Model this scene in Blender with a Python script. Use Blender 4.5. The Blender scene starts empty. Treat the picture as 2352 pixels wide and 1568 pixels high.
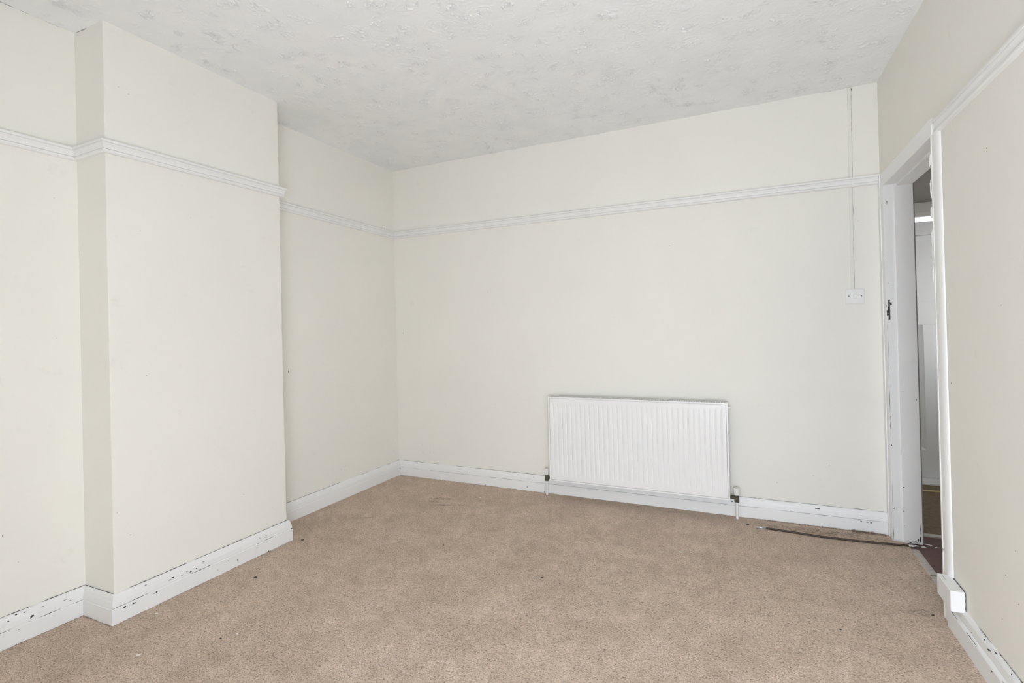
import bpy, bmesh, math, random
import numpy as np
from mathutils import Vector, Matrix

sc = bpy.context.scene
C = sc.collection
rnd = random.Random(7)

# ------------------------------------------------------------------ camera
cam_d = bpy.data.cameras.new('camera')
cam = bpy.data.objects.new('camera', cam_d)
C.objects.link(cam)
cam_d.sensor_fit = 'HORIZONTAL'
cam_d.sensor_width = 36.0
cam_d.lens = 36.0 * 1185.13 / 2352
cam_d.shift_x = (1176 - 1170.45) / 2352
cam_d.shift_y = (752.12 - 784) / 2352
cam_d.clip_start = 0.02
CAM_H = 1.1764
fw = Vector((-0.419435, 0.907771, 0.005111))
rt = Vector((0.907452, 0.419427, -0.024733))
up = Vector((0.024596, 0.005736, 0.999681))
M = Matrix((rt, up, -fw)).transposed().to_4x4()
M.translation = Vector((0, 0, CAM_H))
cam.matrix_world = M
sc.camera = cam

# ------------------------------------------------------------------ sky, exposure
world = bpy.data.worlds.new('world')
sc.world = world
world.use_nodes = True
bg = world.node_tree.nodes['Background']
bg.inputs[0].default_value = (0.88, 0.94, 1.0, 1)      # even overcast sky
bg.inputs[1].default_value = 2.5
sc.view_settings.view_transform = 'Standard'
sc.view_settings.look = 'None'
sc.view_settings.gamma = 1.0
sc.view_settings.use_curve_mapping = False
sc.view_settings.exposure = 0.0
sc.cycles.use_denoising = True
sc.cycles.max_bounces = 10
sc.cycles.diffuse_bounces = 8
sc.cycles.adaptive_threshold = 0.2
sc.cycles.use_light_tree = False


def daylight(name, loc, rot, w, h, power, col=(0.815, 0.89, 1.0)):
    """rectangular area light set at a window opening"""
    l = bpy.data.lights.new(name, 'AREA')
    l.shape = 'RECTANGLE'
    l.size = w
    l.size_y = h
    l.energy = power
    l.color = col
    o = bpy.data.objects.new(name, l)
    C.objects.link(o)
    o.location = loc
    o.rotation_euler = rot
    return o


# room plan (metres; the camera stands above the origin)
YF = -0.48                                   # front wall with the window, behind the camera
XL2 = -2.637                                 # near alcove wall


def xr(y): return 0.6823 - 0.0101 * (y - 3.517)
def cz(x, y): return 2.5 - 0.0082 * x + 0.0041 * (y - 2)


BL = (-2.669, 3.517)
BR = (0.6829, 3.4622)
CN = (-2.4231, 1.2548)
CF = (-2.4303, 2.1471)
AN = (XL2, 1.2548)
AF = (-2.6794, 2.1471)
FL = (XL2, YF)
FR = (xr(YF), YF)
D0, D1 = 2.575, 3.36                          # the doorway in the right wall
WX0, WX1, WZ0, WZ1 = -0.42, 0.67, 0.05, 1.36    # the window in the front wall

daylight('window_daylight', ((WX0 + WX1) / 2, YF + 0.01, (WZ0 + WZ1) / 2), (math.radians(90), 0, 0), WX1 - WX0, WZ1 - WZ0, 57.5)
daylight('hall_fill_light', (1.61, 4.05, 1.4), (0, math.radians(90), 0), 1.02, 0.82, 3.2, (1.0, 0.98, 0.95))  # added fill light for the lobby, set at an invented unseen window

# ------------------------------------------------------------------ materials
MATS = {}


def newmat(name):
    m = bpy.data.materials.new(name)
    m.use_nodes = True
    nt = m.node_tree
    b = nt.nodes['Principled BSDF']
    MATS[name] = m
    return m, nt, b


def N(nt, typ, **kw):
    n = nt.nodes.new(typ)
    for k, v in kw.items():
        if k in n.inputs.keys() if isinstance(k, str) else False:
            n.inputs[k].default_value = v
        else:
            setattr(n, k, v)
    return n


def coords(nt, scale=(1, 1, 1)):
    t = N(nt, 'ShaderNodeTexCoord')
    mp = N(nt, 'ShaderNodeMapping')
    mp.inputs['Scale'].default_value = scale
    nt.links.new(t.outputs['Object'], mp.inputs['Vector'])
    return mp.outputs[0]


def noise(nt, vec, scale, detail=3, rough=0.5, dist=0.0):
    n = N(nt, 'ShaderNodeTexNoise')
    n.inputs['Scale'].default_value = scale
    n.inputs['Detail'].default_value = detail
    n.inputs['Roughness'].default_value = rough
    n.inputs['Distortion'].default_value = dist
    nt.links.new(vec, n.inputs['Vector'])
    return n.outputs['Fac']


def ramp(nt, fac, stops):
    r = N(nt, 'ShaderNodeValToRGB')
    e = r.color_ramp.elements
    while len(e) < len(stops):
        e.new(0.5)
    for el, (p, c) in zip(e, stops):
        el.position = p
        el.color = c if len(c) == 4 else (*c, 1)
    nt.links.new(fac, r.inputs[0])
    return r.outputs[0]


def rng(nt, fac, a, b, c=0.0, d=1.0):
    r = N(nt, 'ShaderNodeMapRange')
    r.clamp = True
    for i, v in enumerate((a, b, c, d)):
        r.inputs[i + 1].default_value = v
    nt.links.new(fac, r.inputs[0])
    return r.outputs[0]


def mix(nt, fac, a, b, mode='MIX'):
    m = N(nt, 'ShaderNodeMix')
    m.data_type = 'RGBA'
    m.blend_type = mode
    for s, v in ((m.inputs[0], fac), (m.inputs[6], a), (m.inputs[7], b)):
        if isinstance(v, (int, float)):
            s.default_value = v
        elif isinstance(v, tuple):
            s.default_value = (*v, 1) if len(v) == 3 else v
        else:
            nt.links.new(v, s)
    return m.outputs[2]


def math_(nt, op, a, b=None):
    m = N(nt, 'ShaderNodeMath')
    m.operation = op
    for i, v in enumerate((a, b)):
        if v is None:
            continue
        if isinstance(v, (int, float)):
            m.inputs[i].default_value = v
        else:
            nt.links.new(v, m.inputs[i])
    return m.outputs[0]


def bump(nt, b, height, dist, strength=1.0):
    n = N(nt, 'ShaderNodeBump')
    n.inputs['Strength'].default_value = strength
    n.inputs['Distance'].default_value = dist
    nt.links.new(height, n.inputs['Height'])
    nt.links.new(n.outputs[0], b.inputs['Normal'])


def paint(name, col, rough=0.6, var=0.03, smudge=0.0, bumpd=0.0, bscale=60, dirt=(0.45, 0.43, 0.38)):
    m, nt, b = newmat(name)
    v = coords(nt)
    big = noise(nt, v, 2.2, 2, 0.6)
    c = mix(nt, rng(nt, big, 0.3, 0.7), tuple(x * (1 - var) for x in col), tuple(min(1, x * (1 + var)) for x in col))
    if smudge:
        sm = noise(nt, v, 9.0, 3, 0.65)
        c = mix(nt, rng(nt, sm, 0.66, 0.80, 0, smudge), c, dirt)
    b.inputs['Roughness'].default_value = rough
    nt.links.new(c, b.inputs['Base Color'])
    if bumpd:
        bump(nt, b, noise(nt, v, bscale, 2, 0.6), bumpd)
    return m


def plain(name, col, rough=0.5, metal=0.0, var=0.12, scale=80):
    m, nt, b = newmat(name)
    v = coords(nt)
    c = mix(nt, noise(nt, v, scale, 3), tuple(x * (1 - var) for x in col), tuple(min(1, x * (1 + var)) for x in col))
    nt.links.new(c, b.inputs['Base Color'])
    b.inputs['Roughness'].default_value = rough
    b.inputs['Metallic'].default_value = metal
    return m


WALL = paint('cream_wall_paint', (0.835, 0.822, 0.768), 0.75, 0.012, 0.12, 0.0005, 40)
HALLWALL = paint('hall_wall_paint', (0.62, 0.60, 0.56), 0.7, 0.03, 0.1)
WHITE = paint('white_gloss_paint', (0.845, 0.845, 0.84), 0.42, 0.015, 0.12, 0.0, 90, (0.42, 0.41, 0.39))
RAILW = paint('white_rail_paint', (0.835, 0.835, 0.825), 0.5, 0.02, 0.12)
SKIRT = paint('white_skirting_paint', (0.83, 0.835, 0.835), 0.45, 0.02, 0.25, 0.0, 90, (0.40, 0.39, 0.37))
CONDUIT = paint('cream_cable_cover_paint', (0.80, 0.79, 0.74), 0.6, 0.02, 0.1)
RADW = paint('white_radiator_enamel', (0.865, 0.865, 0.865), 0.32, 0.006)
PLASTIC = plain('white_switch_plastic', (0.80, 0.80, 0.79), 0.3, 0, 0.02)
DARK = plain('bare_dark_wood', (0.05, 0.045, 0.04), 0.9, 0, 0.4)
CRACK = plain('dirty_crack', (0.11, 0.10, 0.09), 0.95, 0, 0.4)
GREYMARK = plain('grey_scuff', (0.42, 0.41, 0.38), 0.9, 0, 0.15, 300)
RODB = plain('dark_brown_rod', (0.07, 0.048, 0.038), 0.7, 0, 0.5, 60)
STEEL = plain('bright_steel', (0.62, 0.65, 0.68), 0.3, 0.9, 0.1)
BRASS = plain('tarnished_brass', (0.105, 0.10, 0.07), 0.55, 0.5, 0.5, 150)
ALU = plain('worn_threshold_metal', (0.50, 0.46, 0.41), 0.5, 0.25, 0.2, 40)
GOLD = plain('brass_door_bar', (0.62, 0.50, 0.26), 0.4, 0.5, 0.1)
FLAKE = plain('white_paint_flake', (0.86, 0.86, 0.85), 0.6, 0, 0.05)
CRUMB = plain('dark_crumb', (0.05, 0.045, 0.045), 0.9, 0, 0.4)
REDFLOOR = plain('red_brown_lino', (0.115, 0.052, 0.045), 0.55, 0, 0.35, 25)
HALLCARPET = plain('brown_hall_carpet', (0.20, 0.145, 0.095), 0.95, 0, 0.4, 35)
RAWWOOD = plain('raw_timber_edge', (0.26, 0.235, 0.21), 0.9, 0, 0.4, 40)
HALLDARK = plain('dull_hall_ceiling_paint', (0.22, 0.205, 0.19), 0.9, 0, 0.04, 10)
PAVING = plain('outdoor_paving', (0.28, 0.27, 0.25), 0.9, 0, 0.2, 4)
FINS = plain('convector_slot_shade', (0.045, 0.045, 0.042), 0.6, 0.2, 0.1)  # near-black: the shade inside the radiator top is put into this colour


def glass_mat():
    m, nt, b = newmat('window_glass')
    nt.nodes.remove(b)
    out = nt.nodes['Material Output']
    t = N(nt, 'ShaderNodeBsdfTransparent')
    g = N(nt, 'ShaderNodeBsdfGlossy')
    g.inputs['Roughness'].default_value = 0.02
    mx = N(nt, 'ShaderNodeMixShader')
    mx.inputs[0].default_value = 0.06
    nt.links.new(t.outputs[0], mx.inputs[1])
    nt.links.new(g.outputs[0], mx.inputs[2])
    nt.links.new(mx.outputs[0], out.inputs['Surface'])
    return m


GLASS = glass_mat()


def ceiling_mat():
    m, nt, b = newmat('artex_ceiling')
    v = coords(nt)
    c = mix(nt, rng(nt, noise(nt, v, 6, 2), 0.35, 0.65), (0.835, 0.85, 0.86), (0.87, 0.88, 0.885))
    nt.links.new(c, b.inputs['Base Color'])
    b.inputs['Roughness'].default_value = 0.5
    bump(nt, b, noise(nt, v, 38, 2, 0.6, 0.8), 0.0014)
    return m


CEIL = ceiling_mat()

STAINS = [(-1.985, 3.10, 0.10, 0.02, 0.2), (-1.88, 3.00, 0.13, 0.015, 0.35), (-2.03, 3.02, 0.06, 0.015, 0.1),
          (-2.26, 2.60, 0.07, 0.010, 0.5), (0.33, 3.36, 0.34, 0.05, 0.0), (0.60, 2.57, 0.05, 0.03, 0.4)]


def carpet_mat():
    m, nt, b = newmat('beige_carpet')
    v = coords(nt)
    vs = coords(nt, (1.0, 1.7, 1.0))
    fl = noise(nt, vs, 150, 3, 0.62, 0.9)
    fl2 = noise(nt, vs, 330, 2, 0.6)
    c = ramp(nt, fl, [(0.30, (0.30, 0.222, 0.163)), (0.43, (0.63, 0.49, 0.388)), (0.55, (0.79, 0.645, 0.53)), (0.74, (0.92, 0.81, 0.70))])
    c = mix(nt, rng(nt, fl2, 0.28, 0.72), mix(nt, 1.0, c, (0.78, 0.77, 0.755), 'MULTIPLY'), mix(nt, 1.0, c, (1.14, 1.14, 1.14), 'MULTIPLY'))
    # short dark flecks
    vk = N(nt, 'ShaderNodeTexVoronoi')
    vk.inputs['Scale'].default_value = 105
    dv = N(nt, 'ShaderNodeVectorMath', operation='MULTIPLY_ADD')
    wn = N(nt, 'ShaderNodeTexNoise')
    wn.inputs['Scale'].default_value = 60
    nt.links.new(vs, wn.inputs['Vector'])
    nt.links.new(wn.outputs['Color'], dv.inputs[0])
    dv.inputs[1].default_value = (0.02, 0.02, 0.02)
    nt.links.new(vs, dv.inputs[2])
    nt.links.new(dv.outputs[0], vk.inputs['Vector'])
    sel = N(nt, 'ShaderNodeSeparateColor')
    nt.links.new(vk.outputs['Color'], sel.inputs[0])
    fleck = math_(nt, 'MULTIPLY', rng(nt, vk.outputs['Distance'], 0.18, 0.40, 1.0, 0.0), rng(nt, sel.outputs[0], 0.60, 0.72, 0.0, 0.62))
    c = mix(nt, fleck, c, (0.115, 0.078, 0.056))
    # short curved fibres, dark and pale
    st = math_(nt, 'ABSOLUTE', math_(nt, 'SUBTRACT', noise(nt, vs, 50, 1, 0.5, 0.6), 0.5))
    sg = noise(nt, v, 88, 1)
    c = mix(nt, math_(nt, 'MULTIPLY', rng(nt, st, 0.0, 0.030, 1, 0), rng(nt, sg, 0.52, 0.60, 0, 0.55)), c, (0.17, 0.12, 0.09))
    st2 = math_(nt, 'ABSOLUTE', math_(nt, 'SUBTRACT', noise(nt, vs, 55, 1, 0.5, 0.9), 0.46))
    c = mix(nt, math_(nt, 'MULTIPLY', rng(nt, st2, 0.0, 0.030, 1, 0), rng(nt, sg, 0.47, 0.39, 0, 0.45)), c, (0.86, 0.76, 0.66))
    # broad patches of wear
    big = noise(nt, v, 4.2, 3, 0.6)
    c = mix(nt, rng(nt, big, 0.32, 0.68), mix(nt, 1.0, c, (0.90, 0.888, 0.88), 'MULTIPLY'), mix(nt, 1.0, c, (1.07, 1.07, 1.075), 'MULTIPLY'))
    mid = noise(nt, v, 17, 3, 0.6)
    c = mix(nt, rng(nt, mid, 0.3, 0.7), mix(nt, 1.0, c, (0.91, 0.905, 0.90), 'MULTIPLY'), mix(nt, 1.0, c, (1.06, 1.06, 1.06), 'MULTIPLY'))
    # stains with shapes of their own
    sep = N(nt, 'ShaderNodeSeparateXYZ')
    nt.links.new(v, sep.inputs[0])
    brk = noise(nt, v, 38, 4, 0.7)
    for (sx, sy, rx, ry, ang) in STAINS:
        dx = math_(nt, 'SUBTRACT', sep.outputs[0], sx)
        dy = math_(nt, 'SUBTRACT', sep.outputs[1], sy)
        ca, sa = math.cos(ang), math.sin(ang)
        a = math_(nt, 'DIVIDE', math_(nt, 'ADD', math_(nt, 'MULTIPLY', dx, ca), math_(nt, 'MULTIPLY', dy, sa)), rx)
        e = math_(nt, 'DIVIDE', math_(nt, 'SUBTRACT', math_(nt, 'MULTIPLY', dy, ca), math_(nt, 'MULTIPLY', dx, sa)), ry)
        r2 = math_(nt, 'ADD', math_(nt, 'MULTIPLY', a, a), math_(nt, 'MULTIPLY', e, e))
        s = math_(nt, 'MULTIPLY', rng(nt, r2, 0.2, 1.3, 1, 0), rng(nt, brk, 0.42, 0.62, 0, 0.62))
        c = mix(nt, s, c, (0.10, 0.066, 0.048))
    nt.links.new(c, b.inputs['Base Color'])
    b.inputs['Roughness'].default_value = 1.0
    b.inputs['Specular IOR Level'].default_value = 0.1
    h = math_(nt, 'ADD', fl, math_(nt, 'ADD', math_(nt, 'MULTIPLY', fl2, 0.6), math_(nt, 'MULTIPLY', mid, 0.7)))
    bump(nt, b, h, 0.006, 0.8)
    return m


CARPET = carpet_mat()
TUFT = plain('carpet_fibre', (0.30, 0.22, 0.165), 1.0, 0, 0.5, 200)

# ------------------------------------------------------------------ mesh helpers


def tag(o, label=None, cat=None, group=None, kind=None):
    if label:
        o['label'] = label
    if cat:
        o['category'] = cat
    if group:
        o['group'] = group
    if kind:
        o['kind'] = kind
    return o


def obj(name, data, mat, parent=None, smooth=False):
    """data: a bmesh or (verts, faces)"""
    me = bpy.data.meshes.new(name)
    if isinstance(data, tuple):
        me.from_pydata([tuple(v) for v in data[0]], [], data[1])
        bm = bmesh.new()
        bm.from_mesh(me)
        bmesh.ops.recalc_face_normals(bm, faces=bm.faces)
        bm.to_mesh(me)
        bm.free()
    else:
        bmesh.ops.recalc_face_normals(data, faces=data.faces)
        data.to_mesh(me)
        data.free()
    me.materials.append(mat)
    if smooth:
        me.polygons.foreach_set('use_smooth', [True] * len(me.polygons))
    o = bpy.data.objects.new(name, me)
    C.objects.link(o)
    if parent:
        o.parent = parent
    return o


def empty(name, loc=(0, 0, 0)):
    o = bpy.data.objects.new(name, None)
    C.objects.link(o)
    o.location = loc
    return o


def bbox(bm, lo, hi):
    vs = [bm.verts.new((x, y, z)) for z in (lo[2], hi[2]) for y in (lo[1], hi[1]) for x in (lo[0], hi[0])]
    for f in ((0, 2, 3, 1), (4, 5, 7, 6), (0, 1, 5, 4), (2, 6, 7, 3), (0, 4, 6, 2), (1, 3, 7, 5)):
        bm.faces.new([vs[i] for i in f])
    return vs


def boxbm(lo, hi, bev=0.0, seg=2):
    bm = bmesh.new()
    bbox(bm, lo, hi)
    if bev:
        bmesh.ops.bevel(bm, geom=list(bm.edges), offset=bev, segments=seg, affect='EDGES', profile=0.5)
    return bm


def prism(bm, poly, z0, z1):
    """plan polygon between heights (numbers or functions of x, y)"""
    f0 = z0 if callable(z0) else (lambda x, y: z0)
    f1 = z1 if callable(z1) else (lambda x, y: z1)
    lo = [bm.verts.new((x, y, f0(x, y))) for x, y in poly]
    hi = [bm.verts.new((x, y, f1(x, y))) for x, y in poly]
    n = len(poly)
    bm.faces.new(lo[::-1])
    bm.faces.new(hi)
    for i in range(n):
        j = (i + 1) % n
        bm.faces.new((lo[i], lo[j], hi[j], hi[i]))


def cyl(bm, p0, p1, r0, r1=None, n=16):
    r1 = r0 if r1 is None else r1
    p0, p1 = Vector(p0), Vector(p1)
    d = (p1 - p0).normalized()
    a = d.orthogonal().normalized()
    b = d.cross(a)
    A = [bm.verts.new(p0 + (a * math.cos(t) + b * math.sin(t)) * r0) for t in [2 * math.pi * i / n for i in range(n)]]
    B = [bm.verts.new(p1 + (a * math.cos(t) + b * math.sin(t)) * r1) for t in [2 * math.pi * i / n for i in range(n)]]
    bm.faces.new(A[::-1])
    bm.faces.new(B)
    for i in range(n):
        j = (i + 1) % n
        bm.faces.new((A[i], A[j], B[j], B[i]))


def mitres(path):
    """right-hand unit offsets at each plan vertex"""
    out = []
    nrm = []
    for (x0, y0), (x1, y1) in zip(path[:-1], path[1:]):
        l = math.hypot(x1 - x0, y1 - y0)
        nrm.append(((y1 - y0) / l, -(x1 - x0) / l))
    for i in range(len(path)):
        if i == 0:
            out.append(nrm[0])
        elif i == len(path) - 1:
            out.append(nrm[-1])
        else:
            a, b = nrm[i - 1], nrm[i]
            k = 1 + a[0] * b[0] + a[1] * b[1]
            out.append(((a[0] + b[0]) / k, (a[1] + b[1]) / k))
    return out


def sweep_seg(path, mit, zs, i, profile, sub=24, wob=0.0006, seed=0):
    """one length of moulding (profile: list of (depth, height)) between plan vertices i and i+1"""
    r = random.Random(seed)
    bm = bmesh.new()
    rings = []
    (x0, y0), (x1, y1) = path[i], path[i + 1]
    sub = max(2, int(math.hypot(x1 - x0, y1 - y0) / .07))
    for k in range(sub + 1):
        t = k / sub
        w = 0 if k in (0, sub) else 1
        jz, jd = r.uniform(-wob, wob) * w, r.uniform(-wob, wob) * w
        ring = []
        for d, z in profile:
            ax, ay = x0 + mit[i][0] * d, y0 + mit[i][1] * d
            bx, by = x1 + mit[i + 1][0] * d, y1 + mit[i + 1][1] * d
            m = (mit[i][0] * (1 - t) + mit[i + 1][0] * t, mit[i][1] * (1 - t) + mit[i + 1][1] * t)
            dd = jd if d > 0 else 0
            ring.append(bm.verts.new((ax + (bx - ax) * t + m[0] * dd, ay + (by - ay) * t + m[1] * dd, zs[i] + (zs[i + 1] - zs[i]) * t + z + jz)))
        rings.append(ring)
    n = len(profile)
    for a, b in zip(rings[:-1], rings[1:]):
        for j in range(n):
            k = (j + 1) % n
            bm.faces.new((a[j], a[k], b[k], b[j]))
    bm.faces.new(rings[0])
    bm.faces.new(rings[-1][::-1])
    return bm


def blob(center, u, v, n, w, h, seed, thick=0.0008, k=11, jag=0.6):
    """a small ragged flat patch lying on a surface (a chip, a flake)"""
    r = random.Random(seed)
    c, u, v, n = Vector(center), Vector(u).normalized(), Vector(v).normalized(), Vector(n).normalized()
    lo, hi = [], []
    for i in range(k):
        a = 2 * math.pi * i / k
        s = 1 - jag * r.random()
        p = c + u * (math.cos(a) * w / 2 * s) + v * (math.sin(a) * h / 2 * s)
        lo.append(p - n * thick * 0.5)
        hi.append(p + n * thick)
    bm = bmesh.new()
    L = [bm.verts.new(p) for p in lo]
    H = [bm.verts.new(p) for p in hi]
    bm.faces.new(H)
    bm.faces.new(L[::-1])
    for i in range(k):
        j = (i + 1) % k
        bm.faces.new((L[i], L[j], H[j], H[i]))
    return bm


def ragged_line(pts, n, up_, w, seed, lo=0.01, hi=0.05, gap=0.35, thick=0.0006):
    """broken crack along a straight line: short tapered slivers"""
    r = random.Random(seed)
    a, b = Vector(pts[0]), Vector(pts[1])
    d = (b - a)
    L = d.length
    d.normalize()
    n, up_ = Vector(n).normalized(), Vector(up_).normalized()
    bm = bmesh.new()
    t = 0.0
    while t < L:
        ln = r.uniform(lo, hi)
        if r.random() > gap:
            e = min(L, t + ln)
            m = (t + e) / 2
            hw = w * r.uniform(0.35, 1.0)
            q = [a + d * t, a + d * m + up_ * hw / 2, a + d * e, a + d * m - up_ * hw / 2]
            lo_v = [bm.verts.new(p - n * thick) for p in q]
            hi_v = [bm.verts.new(p + n * thick) for p in q]
            bm.faces.new(hi_v)
            bm.faces.new(lo_v[::-1])
            for i in range(4):
                j = (i + 1) % 4
                bm.faces.new((lo_v[i], lo_v[j], hi_v[j], hi_v[i]))
        t += ln
    return bm


# ------------------------------------------------------------------ room shell
T = 0.12


def top(x, y): return cz(x, y) + 0.02


bm = bmesh.new()
prism(bm, [(-2.95, YF - 0.2), (0.735, YF - 0.2), (0.735, 3.56), (-2.95, 3.56)], -0.08, 0.0)
floor = tag(obj('floor', bm, CARPET), 'worn beige fleck carpet covering the empty room', 'carpet', kind='structure')

# the ceiling: a slab whose underside carries the swirled plaster relief
_rs = np.random.RandomState(12)
_LAT = _rs.rand(256, 256)


def vnoise(x, y, f, o=0):
    """smooth lattice noise in 0..1"""
    x = x * f + 17.3 * o + 400
    y = y * f + 31.7 * o + 400
    xi, yi = np.floor(x).astype(int), np.floor(y).astype(int)
    u, v = x - xi, y - yi
    u, v = u * u * (3 - 2 * u), v * v * (3 - 2 * v)
    g = lambda i, j: _LAT[(xi + i) & 255, (yi + j) & 255]
    return (g(0, 0) * (1 - u) + g(1, 0) * u) * (1 - v) + (g(0, 1) * (1 - u) + g(1, 1) * u) * v


def relief(X, Y):
    """height (m) of the brushed swirls standing proud of the ceiling"""
    wx = X + (vnoise(X, Y, 14, 1) - .5) * .05 + (vnoise(X, Y, 42, 2) - .5) * .014
    wy = Y + (vnoise(X, Y, 14, 3) - .5) * .05 + (vnoise(X, Y, 42, 4) - .5) * .014
    cell = .115
    ci, cj = np.floor(wx / cell).astype(int), np.floor(wy / cell).astype(int)
    best = np.full(X.shape, 9.0)
    bang = np.zeros(X.shape)
    bon = np.zeros(X.shape)
    for i in (-1, 0, 1):
        for j in (-1, 0, 1):
            a, b_ = (ci + i) & 255, (cj + j) & 255
            px = (ci + i + .15 + .7 * _LAT[a, b_]) * cell
            py = (cj + j + .15 + .7 * _LAT[b_, (a + 91) & 255]) * cell
            d = np.hypot(wx - px, wy - py)
            k = d < best
            best = np.where(k, d, best)
            bang = np.where(k, np.arctan2(wy - py, wx - px) + 6.28 * _LAT[(a + 40) & 255, (b_ + 7) & 255], bang)
            bon = np.where(k, _LAT[(a + 13) & 255, (b_ + 57) & 255], bon)
    r = .034 + .034 * bon
    mask = np.clip((r - best) / (.6 * r), 0, 1)
    mask = mask * mask * (3 - 2 * mask) * np.clip((bon - .10) * 6, 0, 1)
    n = vnoise(X, Y, 70, 5) * .7 + vnoise(X, Y, 33, 6) * 1.1
    ph = best * 62 + n * 1.9 + .55 * np.sin(bang * 2)
    line = np.clip(np.cos(6.283 * ph), 0, 1) ** 1.5
    brk = np.clip((vnoise(X, Y, 48, 7) - .30) * 3.2, 0, 1)
    arcs = np.clip(np.cos(6.283 * (best * 45 + n * .6)), 0, 1) ** 2 * np.clip(1 - np.abs(best - .05) / .03, 0, 1) * np.clip((vnoise(X, Y, 11, 9) - .45) * 4, 0, 1)
    return .0062 * mask * line * brk + .0018 * arcs + .0045 * vnoise(X, Y, 7.5, 8)


def grid_block(xs_, ys_):
    X, Y = np.meshgrid(xs_, ys_)
    Z = 2.5 - .0082 * X + .0041 * (Y - 2) - relief(X, Y) + .0021
    return np.stack([X, Y, Z], -1).reshape(-1, 3), len(xs_), len(ys_)


cx0, cx1 = -2.74, 0.80
blocks = [(np.linspace(cx0, cx1, 240), np.linspace(YF - .2, .80, 80)),
          (np.linspace(cx0, cx1, 1080), np.linspace(.80, 2.05, 400)),
          (np.linspace(cx0, cx1, 820), np.linspace(2.05, 3.60, 330))]
VV, FF, off = [], [], 0
for xs_, ys_ in blocks:
    vv, nx, ny = grid_block(xs_, ys_)
    idx = (np.arange(ny - 1)[:, None] * nx + np.arange(nx - 1)[None, :]).reshape(-1) + off
    FF.append(np.stack([idx, idx + nx, idx + nx + 1, idx + 1], -1))
    VV.append(vv)
    off += len(vv)
VV, FF = np.concatenate(VV), np.concatenate(FF)
# slab body above
nb0 = len(VV)
slab = np.array([(x, y, 2.5 - .0082 * x + .0041 * (y - 2) + dz) for dz in (.006, .1) for x, y in ((cx0 - .1, YF - .2), (cx1, YF - .2), (cx1, 3.6), (cx0 - .1, 3.6))])
VV = np.concatenate([VV, slab])
FF = np.concatenate([FF, nb0 + np.array([(0, 3, 2, 1), (4, 5, 6, 7), (0, 1, 5, 4), (1, 2, 6, 5), (2, 3, 7, 6), (3, 0, 4, 7)])])
me = bpy.data.meshes.new('ceiling')
me.vertices.add(len(VV))
me.vertices.foreach_set('co', VV.astype(np.float32).ravel())
me.loops.add(len(FF) * 4)
me.loops.foreach_set('vertex_index', FF.astype(np.int32).ravel())
me.polygons.add(len(FF))
me.polygons.foreach_set('loop_start', np.arange(0, len(FF) * 4, 4, dtype=np.int32))
sm = np.ones(len(FF), dtype=bool)
sm[-6:] = False
me.polygons.foreach_set('use_smooth', sm)
me.materials.append(CEIL)
me.update(calc_edges=True)
ceiling = bpy.data.objects.new('ceiling', me)
C.objects.link(ceiling)
tag(ceiling, 'white textured swirl plaster ceiling', 'ceiling', kind='structure')

bm = bmesh.new()
prism(bm, [BL, (BR[0] + 0.11, BR[1] - 0.002), (BR[0] + 0.11, BR[1] + T), (BL[0] - T, BL[1] + T), (BL[0] - T, BL[1])], -0.05, top)
wb_m = Matrix.Translation((BL[0], BL[1], 0)) @ Matrix.Rotation(-0.01635, 4, 'Z')
bm.transform(wb_m.inverted())
wall_back = obj('wall_back', bm, WALL)
wall_back.location = (BL[0], BL[1], 0)
wall_back.rotation_euler = (0, 0, -0.01635)
bpy.context.view_layer.update()
tag(wall_back, 'cream painted far wall behind the radiator', 'wall', kind='structure')

bm = bmesh.new()
prism(bm, [(FL[0], FL[1] - 0.2), AN, (AN[0] - T, AN[1]), (FL[0] - T, FL[1] - 0.2)], -0.05, top)
wall_left = tag(obj('wall_left', bm, WALL), 'cream wall of the shallow recess before the chimney breast', 'wall', kind='structure')

bm = bmesh.new()
prism(bm, [AF, BL, (BL[0] - T, BL[1]), (AF[0] - T, AF[1])], -0.05, top)
wall_alcove = tag(obj('wall_alcove', bm, WALL), 'shaded cream alcove wall between chimney breast and far wall', 'wall', kind='structure')

# chimney breast with slightly worn vertical corners
bm = bmesh.new()
r = random.Random(3)
rows = 90
ringsv = []
for k in range(rows + 1):
    t = k / rows
    j1, j2 = r.uniform(-.0008, .0008), r.uniform(-.0018, .0008)
    if r.random() < 0.06:
        j2 -= 0.003
    lean = 0.0
    pts = [(AN[0] - 0.11, CN[1]), (CN[0] - 0.004, CN[1]), (CN[0] - 0.001 + j1, CN[1] + 0.001), (CN[0], CN[1] + 0.005), (CF[0], CF[1] - 0.006),
           (CF[0] - 0.0015 + j2 * 0.5, CF[1] - 0.0015 + j2), (CF[0] - 0.006, CF[1]), (AF[0] - 0.09, CF[1])]
    ringsv.append([bm.verts.new((x, y, -0.05 + t * (top(x, y) + 0.05))) for x, y in pts])
for a, b in zip(ringsv[:-1], ringsv[1:]):
    for j in range(len(a)):
        k = (j + 1) % len(a)
        bm.faces.new((a[j], a[k], b[k], b[j]))
bm.faces.new(ringsv[0])
bm.faces.new(ringsv[-1][::-1])
wall_chimney = tag(obj('wall_chimney', bm, WALL), 'cream chimney breast projecting from the side wall', 'chimney breast', kind='structure')

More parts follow.
